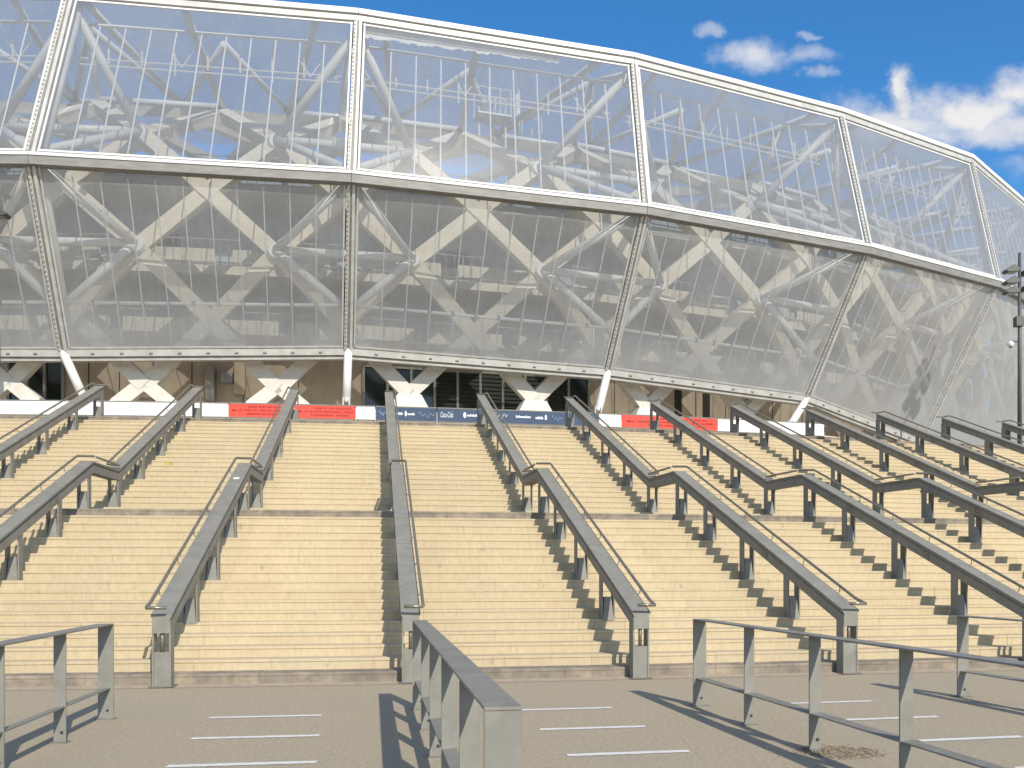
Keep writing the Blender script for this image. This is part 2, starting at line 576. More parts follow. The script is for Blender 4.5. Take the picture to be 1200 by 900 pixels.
def ground_z(y):
    r = RN - y
    z = 0.0
    for (rr, z0, z1) in risers:
        if r < rr + 0.01: z = z1
    return z


def make_rail(side):
    root = thing('stair_rail', '', 'handrail')
    # body: cap plate over a channel-sided beam
    w, c = 0.140, 0.122
    body = [(-w, 0), (w, 0), (w, -0.030), (c, -0.034), (c, -0.062), (c - 0.014, -0.066), (c - 0.014, -0.078), (c, -0.082), (c, -0.235), (-c, -0.235),
            (-c, -0.082), (-c + 0.014, -0.078), (-c + 0.014, -0.066), (-c, -0.062), (-c, -0.034), (-w, -0.030)]
    pts = [(0, y, z) for y, z in PROFILE]
    pts[0] = (0, -0.112, Z_E - 0.046)
    pts[-1] = (0, Y_T + 0.08, Z_T + 0.034)
    mb = MB(); mb.polybeam(pts, body, (1, 0, 0))
    mb.build('beam', M['galv'], root, local=True)
    # bolted splices along the cap
    bmo = root.children[0]
    for y in (Y_NK * .36, Y_NK * .72, Y_FK + (Y_T - Y_FK) * .30, Y_FK + (Y_T - Y_FK) * .66):
        q = MB(); a_, b_ = y - .004, y + .004
        q.polybeam([(0, a_, prof_z(a_) + .0015), (0, b_, prof_z(b_) + .0015)], [(-.1405, 0), (.1405, 0), (.1405, -.034), (-.1405, -.034)], (1, 0, 0))
        q.build('cap_joint', M['gasket'], bmo, local=True)
        for sx in (-1, 1):
            q = MB(); a_, b_ = y - .11, y + .11
            q.polybeam([(0, a_, prof_z(a_) - .10), (0, b_, prof_z(b_) - .10)], [(sx * .122, 0), (sx * .128, 0), (sx * .128, -.11), (sx * .122, -.11)], (1, 0, 0))
            q.build('splice_plate', M['galv_dark'], bmo, local=True)
    # posts: two plates with a tapered block between their feet
    ys_ = [0.0] + [Y_NK * k / 4 for k in (1, 2, 3)] + [Y_NK - 0.16, Y_FK + 0.10] + [Y_FK + (Y_T - Y_FK) * k / 4 for k in (1, 2, 3)] + [Y_T]
    for j, y in enumerate(ys_):
        gz = ground_z(y); gz2 = ground_z(y - 0.07)
        g0 = min(gz, gz2) - 0.02
        if j == 0: g0 = -0.01
        top = prof_z(y) - 0.20
        hw = 0.115 if j in (0, 9) else 0.105
        dp = 0.10 if j in (0, 9) else 0.085
        mb = MB()
        for s in (-1, 1):
            mb.box(s * hw - 0.012, s * hw + 0.012, y - dp, y + dp, g0, top)
        po = mb.build('post', M['galv'], root, local=True)
        bh = g0 + (top - g0) * (0.58 if j == 0 else 0.50)
        b = MB()
        if j in (0, 9):
            b.box(-hw + .014, hw - .014, y - dp + .012, y + dp - .012, g0, bh)
        else:
            b.hexa([(-hw + .012, y - .10, g0), (hw - .012, y - .10, g0), (hw - .012, y + .055, g0), (-hw + .012, y + .055, g0),
                    (-hw + .045, y - .045, bh), (hw - .045, y - .045, bh), (hw - .045, y + .05, bh), (-hw + .045, y + .05, bh)])
        b.build('base_block', M['galv'], po, local=True)
        if j == 0:
            q = MB(); q.tube([(0, y - .045, bh - .02), (0, y - .045, top + .02)], 0.028, 10)
            q.build('inner_tube', M['tube_steel'], po, smooth=True, local=True)
            fp = MB(); fp.box(-.17, .17, -.15, .15, 0.012, 0.024)
            fp.build('foot_plate', M['galv_dark'], po, local=True)
    # handrail tube: up one side, across the beam at both knees, hooked over at the ends
    o = 0.178 * side; hz = 0.11
    path = [(-0.10 * side, -0.24, Z_E + hz - .05), (o * 0.9, -0.26, Z_E + hz - .05), (o, -0.18, Z_E + hz - .04), (o, -0.02, Z_E + hz),
            (o, 0.08, Z_E + hz + .035), (o, Y_NK - .12, Z_K + hz - .03), (o, Y_NK - .02, Z_K + hz), (o * .9, Y_NK + .05, Z_K + hz + .01),
            (-o * .7, Y_NK + .10, Z_K + hz + .01)]
    path2 = [(-o * .75, Y_NK + .18, Z_K + hz), (-o * .8, Y_FK - .1, Z_K + hz), (-o * .75, Y_FK + .02, Z_K + hz),
             (o * .9, Y_FK + .10, Z_K + hz + .03), (o, Y_FK + .2, Z_K + hz + .08), (o, Y_T - .05, Z_T + hz - .02), (o, Y_T + .05, Z_T + hz),
             (o, Y_T + .26, Z_T + hz), (o * .8, Y_T + .33, Z_T + hz), (-.12 * side, Y_T + .33, Z_T + hz)]
    for pth in (path, path2):
        mb = MB(); mb.tube(pth, 0.025, 8)
        mb.build('handrail', M['tube_steel'], root, smooth=True, local=True)
    br = MB()
    for y in [0.5 + 1.15 * k for k in range(6)] + [Y_FK + .6 + 1.15 * k for k in range(7)]:
        z = prof_z(y)
        br.tube([(o * 0.72, y, z - 0.015), (o * .98, y, z + 0.02), (o, y, z + hz)], 0.008, 5)
    br.build('bracket_row', M['tube_steel'], root, local=True, kind='stuff')
    return root


proto = {-1: make_rail(-1), 1: make_rail(1)}


def copy_tree(o, parent=None):
    c = o.copy()
    COL.objects.link(c)
    if parent is not None: c.parent = parent
    for ch in list(o.children):
        copy_tree(ch, c)
    return c


rail_labels = [
    'stair rail at far left, only its upper run seen, ending near the leaning white column',
    'second stair rail from the left, its landing bend above the left barrier',
    'stair rail with a white sticker on its cap, third from the left',
    'middle stair rail seen straight on, foot behind the big foreground barrier',
    'stair rail right of the middle one, whole end post standing clear at the kerb',
    'stair rail whose end post stands behind the long right foreground barrier',
    'stair rail whose lower end meets the right edge behind the far right barrier',
    'stair rail whose top stands before the white board right of the last red board',
    'stair rail topping out at the last white column, landing bend at right edge',
    'stair rail ending below the last hazy lower facade panel, fourth from the right end',
    'short looking stair rail near the right edge, second from the right end',
    'rightmost stair rail, its top beside the floodlight mast',
]
used = set()
for i in range(12):
    side = -1 if i <= 2 else 1
    a = A0 + DA * i
    root = proto[side] if side not in used else copy_tree(proto[side])
    used.add(side)
    root.location = pol(RN, a, 0)
    root.rotation_euler = (0, 0, a)
    root['label'] = rail_labels[i]
    root['group'] = 'stair rails dividing the staircase into lanes'
    if i == 2:
        y = Y_NK - 1.05
        s = MB(); z = prof_z(y) + .003; sl_ = (Z_K - Z_E) / Y_NK
        s.add([(-.06, y - .05, z - .05 * sl_), (.05, y - .035, z - .035 * sl_), (.05, y + .075, z + .075 * sl_), (-.06, y + .06, z + .06 * sl_)], [(0, 1, 2, 3)])
        s.build('sticker', M['sticker'], root, local=True)


# ------------------------------------------------------------------ foreground barriers
def make_barrier():
    root = thing('queue_barrier', '', 'barrier', group='low steel barriers in front of the stairs')
    L = 6.95; n = 6
    ys_ = [-L * k / (n - 1) * 1.0 for k in range(n)]
    mb = MB(); mb.box(-.082, .082, ys_[-1] - .012, .012, 1.034, 1.05)
    mb.build('top_plate', M['galv'], root, bevel=.002, local=True)
    for j, y in enumerate(ys_):
        w = .082 if j in (0, n - 1) else .056
        t = .009
        p = MB(); p.box(-w, w, y - t, y + t, -.01, 1.033)
        po = p.build('post', M['galv'], root, bevel=.002, local=True)
        b = MB(); b.tube([(.02, y - t - .012, .10), (.02, y + t + .012, .10)], .013, 6)
        b.build('bolt', M['bolt'], po, local=True)
        f = MB(); f.box(-w - .02, w + .02, y - .05, y + .05, .001, .011)
        f.build('foot_plate', M['galv_dark'], po, local=True)
    mb = MB()
    for a, b in zip(ys_, ys_[1:]):
        mb.hexa([(-.050, a - .010, .325), (.050, a - .010, .335), (.050, b + .010, .335), (-.050, b + .010, .325),
                 (-.050, a - .010, .337), (.050, a - .010, .347), (.050, b + .010, .347), (-.050, b + .010, .337)])
    mb.build('lower_bar', M['galv'], root, local=True)
    return root


bp = make_barrier()
for k, (i, ext, dx, lab) in enumerate((
        (3, 2.60, 0.0, 'big steel barrier in the middle foreground, seen end-on with its broad top plate'),
        (2, 2.82, 0.08, 'steel barrier in the left foreground left of the painted lines'),
        (4, 2.88, -0.17, 'long steel barrier in the right foreground, brown debris lying at its foot'),
        (5, 2.75, -0.04, 'steel barrier at the right picture edge, mostly behind the long one'))):
    a = A0 + DA * i
    o = bp if k == 0 else copy_tree(bp)
    p = pol(RN + ext, a, 0)
    o.location = (p.x + dx, p.y, 0)
    o.rotation_euler = (0, 0, a)
    o['label'] = lab

# dry debris lying by the right barrier
db = MB()
for _ in range(650):
    r = math.sqrt(rnd.random()); t = rnd.uniform(0, 6.283)
    x = 2.92 + 0.36 * r * math.cos(t) * (1 + .25 * rnd.random()); y = 8.25 + 0.30 * r * math.sin(t)
    if rnd.random() < .15: x += rnd.gauss(0, .15); y += rnd.gauss(0, .1)
    L_ = rnd.uniform(.008, .022); q = rnd.uniform(0, 3.14); z = .005 + rnd.random() * .006
    cx_, sy_ = math.cos(q) * L_, math.sin(q) * L_
    db.add([(x - cx_, y - sy_, z), (x - sy_ * .25, y + cx_ * .25, z + .006), (x + cx_, y + sy_, z + rnd.uniform(0, .008)), (x + sy_ * .25, y - cx_ * .25, z)], [(0, 1, 2, 3)])
tag(db.build('debris_patch', M['leaves'], kind='stuff'), 'patch of brown dry plant debris on the asphalt', 'debris')

# carton on the upper flight
a = ang_at_px(197, 120.2)
gz = ground_z(RN - 120.2)
lt = MB(); c = pol(120.15, a, 0)
lt.box(c.x - .08, c.x + .08, c.y - .05, c.y + .05, gz + .001, gz + .10)
tag(lt.build('carton', M['litter'], bevel=.008), 'small yellow carton lying on the upper flight on the left', 'litter')

# ------------------------------------------------------------------ boards behind the top step
RB = 113.4
lw_ = MB()
aL, aR = ang_at_px(-160, RB), ang_at_px(968, RB)
arc_band(lw_, [(RB + .10, HT - .02), (RB + .10, HT + .40), (RB - .10, HT + .40), (RB - .10, HT - .02)], aL, aR, 60)
tag(lw_.build('low_wall', M['plaza']), 'low grey concrete wall along the head of the stairs under the boards', 'wall')
ZB0, ZB1 = HT + .45, HT + .925


def board(px0, px1, m, label, marks=None):
    a0, a1 = ang_at_px(px0, RB) + .00012, ang_at_px(px1, RB) - .00012
    mid = pol(RB, (a0 + a1) / 2, HT + .40)
    t = thing('banner_board', label, 'banner', mid, group='banner boards along the head of the stairs')
    n = max(2, int((a1 - a0) * RB / 1.0))
    p = MB(); arc_band(p, [(RB + .05, ZB0 + .02), (RB + .05, ZB1 - .02), (RB + .02, ZB1 - .02), (RB + .02, ZB0 + .02), (RB + .05, ZB0 + .02)], a0, a1, n)
    p.build('panel', m, t)
    for z, nm in ((ZB0, 'bottom_rail'), (ZB1, 'top_rail')):
        q = MB(); q.tube([pol(RB + .035, a0 + (a1 - a0) * i / n, z) for i in range(n + 1)], .024, 6)
        q.build(nm, M['galv'], t)
    for a in (a0 + .0004, a1 - .0004):
        q = MB(); pt = pol(RB - .02, a); q.box(pt.x - .02, pt.x + .02, pt.y - .02, pt.y + .02, HT + .395, ZB1)
        q.build('upright', M['galv_dark'], t)

    def at(u, v, off=.056):
        """point on the board face, u and v from 0 to 1"""
        return pol(RB + off, a0 + (a1 - a0) * u, ZB0 + .02 + (ZB1 - ZB0 - .04) * v)
    if marks: marks(t, at, (a1 - a0) * RB)
    return t


def quad(mb, at, u0, u1, v0, v1, sk=0.0):
    mb.add([at(u0, v0), at(u1, v0), at(u1 + sk, v1), at(u0 + sk, v1)], [(0, 1, 2, 3)])


def small_print(t, at, L):
    """three lines of dark lettering, too small to read, with an arrow at the left"""
    mb = MB()
    for v, u0, u1 in ((.72, .30, .93), (.45, .16, .97), (.18, .27, .90)):
        u = u0
        while u < u1:
            w = rnd.uniform(.010, .022)
            h = rnd.choice((.13, .16, .16))
            quad(mb, at, u, min(u + w * .62, u1), v, v + h)
            if rnd.random() < .5: quad(mb, at, u + w * .3, u + w * .95, v + h * .4, v + h * .7)
            u += w + (0.018 if rnd.random() < .17 else .004)
    mb.build('lettering', M['red_ink'], t, kind='stuff')
    ar = MB()
    quad(ar, at, .075, .13, .47, .54)
    ar.add([at(.04, .505), at(.08, .40), at(.08, .61)], [(0, 1, 2)])
    ar.build('arrow', M['red_ink'], t)


def text_on(t, at, L, s, u0, u1, v0, v1, m, shear=0.0):
    cu = bpy.data.curves.new('lettering', 'FONT'); cu.body = s; cu.shear = shear
    tmp = bpy.data.objects.new('lettering_source', cu)
    COL.objects.link(tmp)
    bpy.context.view_layer.update()
    me = tmp.to_mesh()
    vs = [v.co.copy() for v in me.vertices]; fs = [tuple(p.vertices) for p in me.polygons]
    tmp.to_mesh_clear(); bpy.data.objects.remove(tmp); bpy.data.curves.remove(cu)
    x0 = min(v.x for v in vs); x1 = max(v.x for v in vs); y0 = min(v.y for v in vs); y1 = max(v.y for v in vs)
    mb = MB()
    mb.add([at(u0 + (u1 - u0) * (v.x - x0) / (x1 - x0), v0 + (v1 - v0) * (v.y - y0) / (y1 - y0), .058) for v in vs], fs)
    mb.build('lettering', m, t)


def logo_word(t, at, u0, u1, v0, v1, m, n):
    """an unreadable row of small marks"""
    mb = MB()
    st_ = (u1 - u0) / n
    for i in range(n):
        a, b = u0 + i * st_, u0 + (i + .72) * st_
        h = v1 if rnd.random() < .35 else v0 + (v1 - v0) * .72
        quad(mb, at, a, b, v0, h)
    mb.build('logo', m, t)


def squiggle(t, at, u0, u1, v0, v1, m):
    pts = []
    for i in range(25):
        q = i / 24
        pts.append(at(u0 + (u1 - u0) * q, v0 + (v1 - v0) * (.5 + .32 * math.sin(q * 19) + .18 * math.sin(q * 7 + 1)), .062))
    mb = MB(); mb.tube(pts, .010, 4)
    mb.build('logo', m, t)


def disc(t, at, u, v, ru, rv, m):
    mb = MB()
    mb.add([at(u + ru * math.cos(k * .5236), v + rv * math.sin(k * .5236)) for k in range(12)], [tuple(range(12))])
    mb.build('emblem', m, t)


def blue_a(t, at, L):
    squiggle(t, at, .05, .17, .3, .7, M['pale_ink'])
    logo_word(t, at, .33, .44, .42, .62, M['white_ink'], 6)
    disc(t, at, .49, .53, .018, .22, M['white_ink'])
    logo_word(t, at, .52, .64, .42, .62, M['white_ink'], 7)
    squiggle(t, at, .70, .96, .22, .72, M['pale_ink'])


def blue_b(t, at, L):
    text_on(t, at, L, 'Coca-Cola', .06, .30, .32, .76, M['white_ink'], .3)
    disc(t, at, .53, .55, .03, .24, M['white_ink'])
    logo_word(t, at, .58, .80, .44, .64, M['white_ink'], 8)


def blue_c(t, at, L):
    squiggle(t, at, .06, .22, .3, .85, M['white_ink'])
    logo_word(t, at, .33, .52, .46, .66, M['white_ink'], 11)
    logo_word(t, at, .58, .68, .40, .64, M['white_ink'], 6)
    disc(t, at, .71, .56, .014, .22, M['white_ink'])
    squiggle(t, at, .79, .92, .25, .75, M['pale_ink'])


def blue_d(t, at, L):
    logo_word(t, at, .40, .66, .42, .62, M['white_ink'], 6)
    disc(t, at, .76, .54, .06, .24, M['white_ink'])


board(-160, 118, M['white_banner'], 'long blank white board at the left picture edge, left of the first column')
board(118, 268, M['white_banner'], 'blank white board between the second and third stair rails, left of the red board')
board(268, 345, M['red'], 'red board with dark lettering and an arrow, left of the third stair rail', small_print)
board(345, 417, M['red'], 'red board with dark lettering before the white column foot, right of the third rail', small_print)
board(417, 440, M['white_banner'], 'short blank white board between a red board and the blue boards')
board(440, 512, M['blue'], 'navy sponsor board behind the middle stair rail with pale marks', blue_a)
board(512, 573, M['blue'], 'navy sponsor board with a white cursive word, left of the rail right of the middle', blue_b)
board(573, 666, M['blue'], 'longest navy sponsor board with a row of small white logos under the white foot block', blue_c)
board(666, 701, M['blue'], 'shortest navy sponsor board, right of the other blue boards', blue_d)
board(701, 728, M['white_banner'], 'short blank white board between the blue boards and the right red board')
board(728, 840, M['red'], 'red board farthest right, crossed by a stair rail', small_print)
board(840, 965, M['white_banner'], 'blank white board at the right end of the row under the leaning column')

# ------------------------------------------------------------------ stadium
KS = 1.06
mid2 = [(-43.1, 29.6), (-33.6, 28.4), (-24.04, 27.43), (-14.44, 27.6), (-5.035, 28.9), (4.58, 31.5), (13.7, 35.4), (20.9, 39.6), (27.07, 45.15), (31.9, 51.4), (36.2, 58.4), (39.9, 65.8), (42.8, 73.4)]
IDX0 = 3           # list position of rib 0
nang = [-14, -9, -2.5, 4.4, 11.6, 19.1, 26.7, 36, 46, 54, 60, 66, 70]
ZM = 12.42
top_px = {0: (83, 8), 1: (420, 25), 2: (742, 72), 3: (985, 133), 4: (1138, 187), 5: (1204, 240)}
bot_px = {0: (75, 415), 1: (408, 413), 2: (712, 437), 3: (945, 468), 4: (1078, 519)}


def S(x, y, z):
    return Vector((x * KS, y * KS, EYE + z * KS))


def lerp(a, b, t):
    return a + (b - a) * t


def plan(s):
    k = s + IDX0
    i = max(0, min(len(mid2) - 2, int(math.floor(k))))
    t = k - i
    x = lerp(mid2[i][0], mid2[i + 1][0], t); y = lerp(mid2[i][1], mid2[i + 1][1], t)
    a = R_(lerp(nang[i], nang[i + 1], t))
    return x, y, a


def pt(s, d, z):
    """point d inward of the facade's widest ring at bay position s"""
    x, y, a = plan(s)
    return S(x - math.sin(a) * d, y + math.cos(a) * d, z)


def inward(s):
    a = plan(s)[2]
    return Vector((-math.sin(a), math.cos(a), 0))


def s_at_px(px, d):
    lo, hi = -2.0, 5.5
    for _ in range(50):
        m = (lo + hi) / 2
        p = pt(m, d, 0)
        if 600 + 1080 * p.x / p.y < px: lo = m
        else: hi = m
    return (lo + hi) / 2


def node(kind, i):
    x, y = mid2[i + IDX0]; a = R_(nang[i + IDX0])
    if kind == 'm': return S(x, y, ZM)
    if kind == 't':
        yt = y + 1.2 * math.cos(a)
        if i in top_px:
            X = (top_px[i][0] - 600) / 1080 * yt
            return S(X, yt, 18.02)
        return S(x - 1.2 * math.sin(a), yt, 18.02)
    yb = y + 3.1 * math.cos(a)
    if i in bot_px:
        return S((bot_px[i][0] - 600) / 1080 * yb, yb, (668.8 - bot_px[i][1]) / 1080 * yb)
    return S(x - 3.1 * math.sin(a), yb, 7.2 if i < 0 else (5.4 if i == 5 else 5.2))


st_loc = pt(1, 3.5, 0); st_loc.z = HT
stad = thing('stadium', 'large round stadium wrapped in clear foil panels over a diagonal timber and white steel frame', 'stadium', st_loc)
RIBS = range(-2, 9)
BAYS = range(-2, 8)
O3 = Vector((0, 0, 0))


def foil(a, b, c, d, m, nu=10, nv=8, bulge=0.16):
    """panel with corners a b (bottom) c d (top, d above a), blown slightly outward"""
    mb = MB(); mb.uv = []
    nrm = (b - a).cross(d - a).normalized()
    if nrm.y > 0: nrm = -nrm
    for j in range(nv + 1):
        for i in range(nu + 1):
            u, v = i / nu, j / nv
            p = a.lerp(b, u).lerp(d.lerp(c, u), v) + nrm * bulge * (math.sin(math.pi * u) * math.sin(math.pi * v)) ** .6
            mb.v.append(tuple(p)); mb.uv.append((u, v))
    for j in range(nv):
        for i in range(nu):
            k = j * (nu + 1) + i
            mb.f.append((k, k + 1, k + nu + 2, k + nu + 1))
    return mb, nrm


def inset(q, e):
    """move the four corners of a panel in by e"""
    a, b, c, d = q
    out = []
    for p, n1, n2 in ((a, b, d), (b, a, c), (c, d, b), (d, c, a)):
        out.append(p + (n1 - p).normalized() * e + (n2 - p).normalized() * e)
    return out


for i in BAYS:
    for lower in (False, True):
        if lower: q = (node('b', i), node('b', i + 1), node('m', i + 1), node('m', i))
        else: q = (node('m', i), node('m', i + 1), node('t', i + 1), node('t', i))
        qi = inset(q, 0.22)
        mb, nrm = foil(*qi, M['foil_up'])
        pn = mb.build('facade_panel', M['foil_low' if lower else 'foil_up'], stad, smooth=True)
        fr = MB()
        for p0, p1 in zip(qi, qi[1:] + qi[:1]):
            e = (p1 - p0).normalized()
            fr.beam(p0 - e * .045, p1 + e * .045, .05, .06, nrm)
        fr.build('panel_frame', M['frame'] if lower else M['white_steel'], pn)
        # thin cables behind the foil
        a, b, c, d = inset(q, 0.30)
        ns = 11
        cb = MB()
        for k in range(1, ns):
            u = k / ns
            p0 = a.lerp(b, u); p1 = d.lerp(c, u)
            off = -nrm * 0.10
            e1 = 0.0 if lower else 0.10
            p1 = p1.lerp(p0, e1 + .04)
            cb.tube([p0 + off, p1 + off], .028 if not lower else .020, 5)
        cb.build('cable', M['seam'], pn)
        if lower:
            v = .25
            p0 = a.lerp(d, v) - nrm * .22; p1 = b.lerp(c, v) - nrm * .22
            tb = MB(); tb.tube([p0, p1], .06, 8)
            th = tb.build('stiffener_tube', M['white_steel'], pn, smooth=True)
            cl = MB()
            for k in range(1, ns):
                p = p0.lerp(p1, k / ns); e = (p1 - p0).normalized()
                cl.beam(p - e * .05, p + e * .05, .16, .16, nrm)
            cl.build('clip_row', M['gasket'], pn, kind='stuff')

# ribs, rings
for i in RIBS:
    for lower in (False, True):
        p0, p1 = (node('b', i), node('m', i)) if lower else (node('m', i), node('t', i))
        iw = inward(i)
        side = Vector((iw.y, -iw.x, 0))
        mb = MB()
        for s in (-1, 1):
            mb.beam(p0 + side * s * .10, p1 + side * s * .085, .10, .16, side)
        rb = mb.build('rib', M['frame'], stad)
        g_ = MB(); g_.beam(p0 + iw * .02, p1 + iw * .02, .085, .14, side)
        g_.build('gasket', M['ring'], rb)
        bl = MB()
        e = (p1 - p0).normalized(); L = (p1 - p0).length
        out = side.cross(e).normalized()
        if out.dot(iw) > 0: out = -out
        n = int(L / .16)
        for k in range(1, n):
            p = p0 + e * L * k / n + side * -.10 + out * .09
            bl.beam(p - e * .028, p + e * .028, .05, .03, side)
        bl.build('bolt_row', M['bottom_ring'], rb, kind='stuff')
        # round tube just inside the rib
        tb = MB(); tb.tube([p0 + iw * .42 + side * .16, p1 + iw * .42 + side * .16], .13, 10)
        tb.build('rib_tube', M['white_steel'], rb, smooth=True)
    # column under the facade, going on in the line of the lower rib
    b = node('b', i); m_ = node('m', i)
    zfoot = EYE + 5.72 * KS
    if b.z > zfoot + .6:
        e = (b - m_).normalized()
        if i in (0, 1, 2, 3):
            fp = {0: (98, 466), 1: (406, 473), 2: (701, 483), 3: (926, 499)}[i]
            zf = 5.72; yf = zf * 1080 / (668.8 - fp[1])
            foot = S((fp[0] - 600) / 1080 * yf, yf, zf)
        else:
            foot = b + e * ((b.z - zfoot) / -e.z)
        mb = MB(); mb.tube([b + (b - foot).normalized() * .1, foot + (b - foot).normalized() * .22], .155, 14)
        co = mb.build('column', M['white_steel'], stad, smooth=True)
        k = MB()
        k.tube([foot + (b - foot).normalized() * .24, foot + (b - foot).normalized() * .06], .16, 12, .06)
        for s in (-.11, .11):
            k.beam(foot + Vector((s, 0, -.06)), foot + Vector((s, 0, .20)), .03, .16, (1, 0, 0))
        k.build('column_shoe', M['white_steel'], co)

rim_prof = [(-.16, -.10), (.16, -.10), (.16, .10), (-.16, .10)]
for i in BAYS:
    # widest ring: bright upper edge over a deep box, shade put into its darker grey
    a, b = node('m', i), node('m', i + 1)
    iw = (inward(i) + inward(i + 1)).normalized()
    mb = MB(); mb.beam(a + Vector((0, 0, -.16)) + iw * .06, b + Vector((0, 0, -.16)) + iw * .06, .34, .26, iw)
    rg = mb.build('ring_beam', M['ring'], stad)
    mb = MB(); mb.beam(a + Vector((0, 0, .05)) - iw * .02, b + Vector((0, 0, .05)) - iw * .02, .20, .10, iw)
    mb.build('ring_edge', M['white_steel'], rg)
    # top ring, gutter and roof edge
    a, b = node('t', i), node('t', i + 1)
    mb = MB(); mb.beam(a + Vector((0, 0, -.03)), b + Vector((0, 0, -.03)), .18, .18, iw)
    rg = mb.build('top_ring_beam', M['frame'], stad)
    mb = MB(); mb.beam(a + Vector((0, 0, .09)) + iw * .05, b + Vector((0, 0, .09)) + iw * .05, .12, .05, iw)
    mb.build('gutter_gap', M['ring'], rg)
    mb = MB(); mb.beam(a + Vector((0, 0, .205)) + iw * .05, b + Vector((0, 0, .205)) + iw * .05, .36, .17, iw)
    mb.build('roof_edge', M['rim'], rg)
    # bottom ring
    a, b = node('b', i), node('b', i + 1)
    mb = MB(); mb.beam(a + Vector((0, 0, .04)) + iw * .02, b + Vector((0, 0, .04)) + iw * .02, .22, .30, iw)
    rg = mb.build('bottom_ring_beam', M['bottom_ring'], stad)
    mb = MB(); mb.beam(a + Vector((0, 0, -.18)) + iw * .13, b + Vector((0, 0, -.18)) + iw * .13, .26, .13, iw)
    mb.build('drip_edge', M['bottom_ring'], rg)
    mb = MB(); e = (b - a).normalized(); L = (b - a).length; n = int(L / .95)
    for k in range(1, n):
        p = a + e * L * k / n - iw * .115 + Vector((0, 0, -.01))
        mb.beam(p - e * .06, p + e * .06, .04, .05, iw)
    mb.build('clip_row', M['ring'], rg, kind='stuff')

# ---- diagonal timber lattice: rows of crossings (z over eye, inward depth), alternating quarter positions
ROWS = [(6.40, 4.05), (8.70, 3.85), (10.92, 3.2), (12.87, 3.15), (14.85, 3.6), (16.9, 6.0), (18.45, 9.3), (19.4, 13.5), (19.9, 18.0)]


def lat(row, q):
    """lattice node: q counts quarter bays; rows 0,2,4.. sit on odd quarters, rows 1,3.. on even"""
    z, d = ROWS[row]
    return pt(q / 4.0 - .02, d, z)


q0, q1 = -6, 26
for fam in (1, -1):
    for q in range(q0 - 8, q1 + 8):
        if q % 2 == 0: continue
        pts = []
        for r in range(0, len(ROWS)):
            qq = q + fam * r
            if -7 <= qq <= 29: pts.append((r, qq))
        if len(pts) < 3 or pts[0][0] != 0 and pts[0][1] not in (-7, 29, -6, 28): pass
        if len(pts) < 2: continue
        P = []
        for (r, qq) in pts:
            p = lat(r, qq)
            P.append(p + inward(qq / 4) * (0.03 if fam > 0 else 0.0))
        # wide in the lattice surface, shallow through it
        mb = MB()
        hw, hd = .27, (.20 if fam > 0 else .22)
        rings = []
        for k, p in enumerate(P):
            t = (P[min(k + 1, len(P) - 1)] - P[max(k - 1, 0)]).normalized()
            if k == 0 and pts[0][0] == 0:
                # foot of the leg down to its block
                pass
            iw = inward(pts[k][1] / 4)
            # surface normal turns upward as the lattice bends over into the roof
            r = pts[k][0]
            za, da = ROWS[max(r - 1, 0)]; zb, db_ = ROWS[min(r + 1, len(ROWS) - 1)]
            ang = math.atan2(db_ - da, zb - za)
            nrm = (iw * math.cos(ang) - Vector((0, 0, 1)) * math.sin(ang)).normalized()
            nrm = (nrm - t * nrm.dot(t)).normalized()
            sd = t.cross(nrm)
            rings.append([p - sd * hw - nrm * hd, p + sd * hw - nrm * hd, p + sd * hw + nrm * hd, p - sd * hw + nrm * hd])
        k0 = 0
        if pts[0][0] == 0:
            lg = MB(); lg.hexa(rings[0] + rings[1]); lg.build('leg', M['leg'], stad); k0 = 1
        if k0 + 1 >= len(rings): continue
        for k in range(k0, len(rings) - 1):
            mb.hexa(rings[k] + rings[k + 1])
        mb.build('timber_beam', M['timber'], stad)

# crossing plates (steel nodes)
for r in (2, 4):
    for q in range(-6, 28):
        if (q + r) % 2 == 0: continue
        p = lat(r, q); iw = inward(q / 4)
        mb = MB(); mb.tube([p - iw * .34, p - iw * .18], .26, 10, .34)
        mb.build('node_plate', M['white_steel'] if r in (2, 4) else M['timber'], stad)

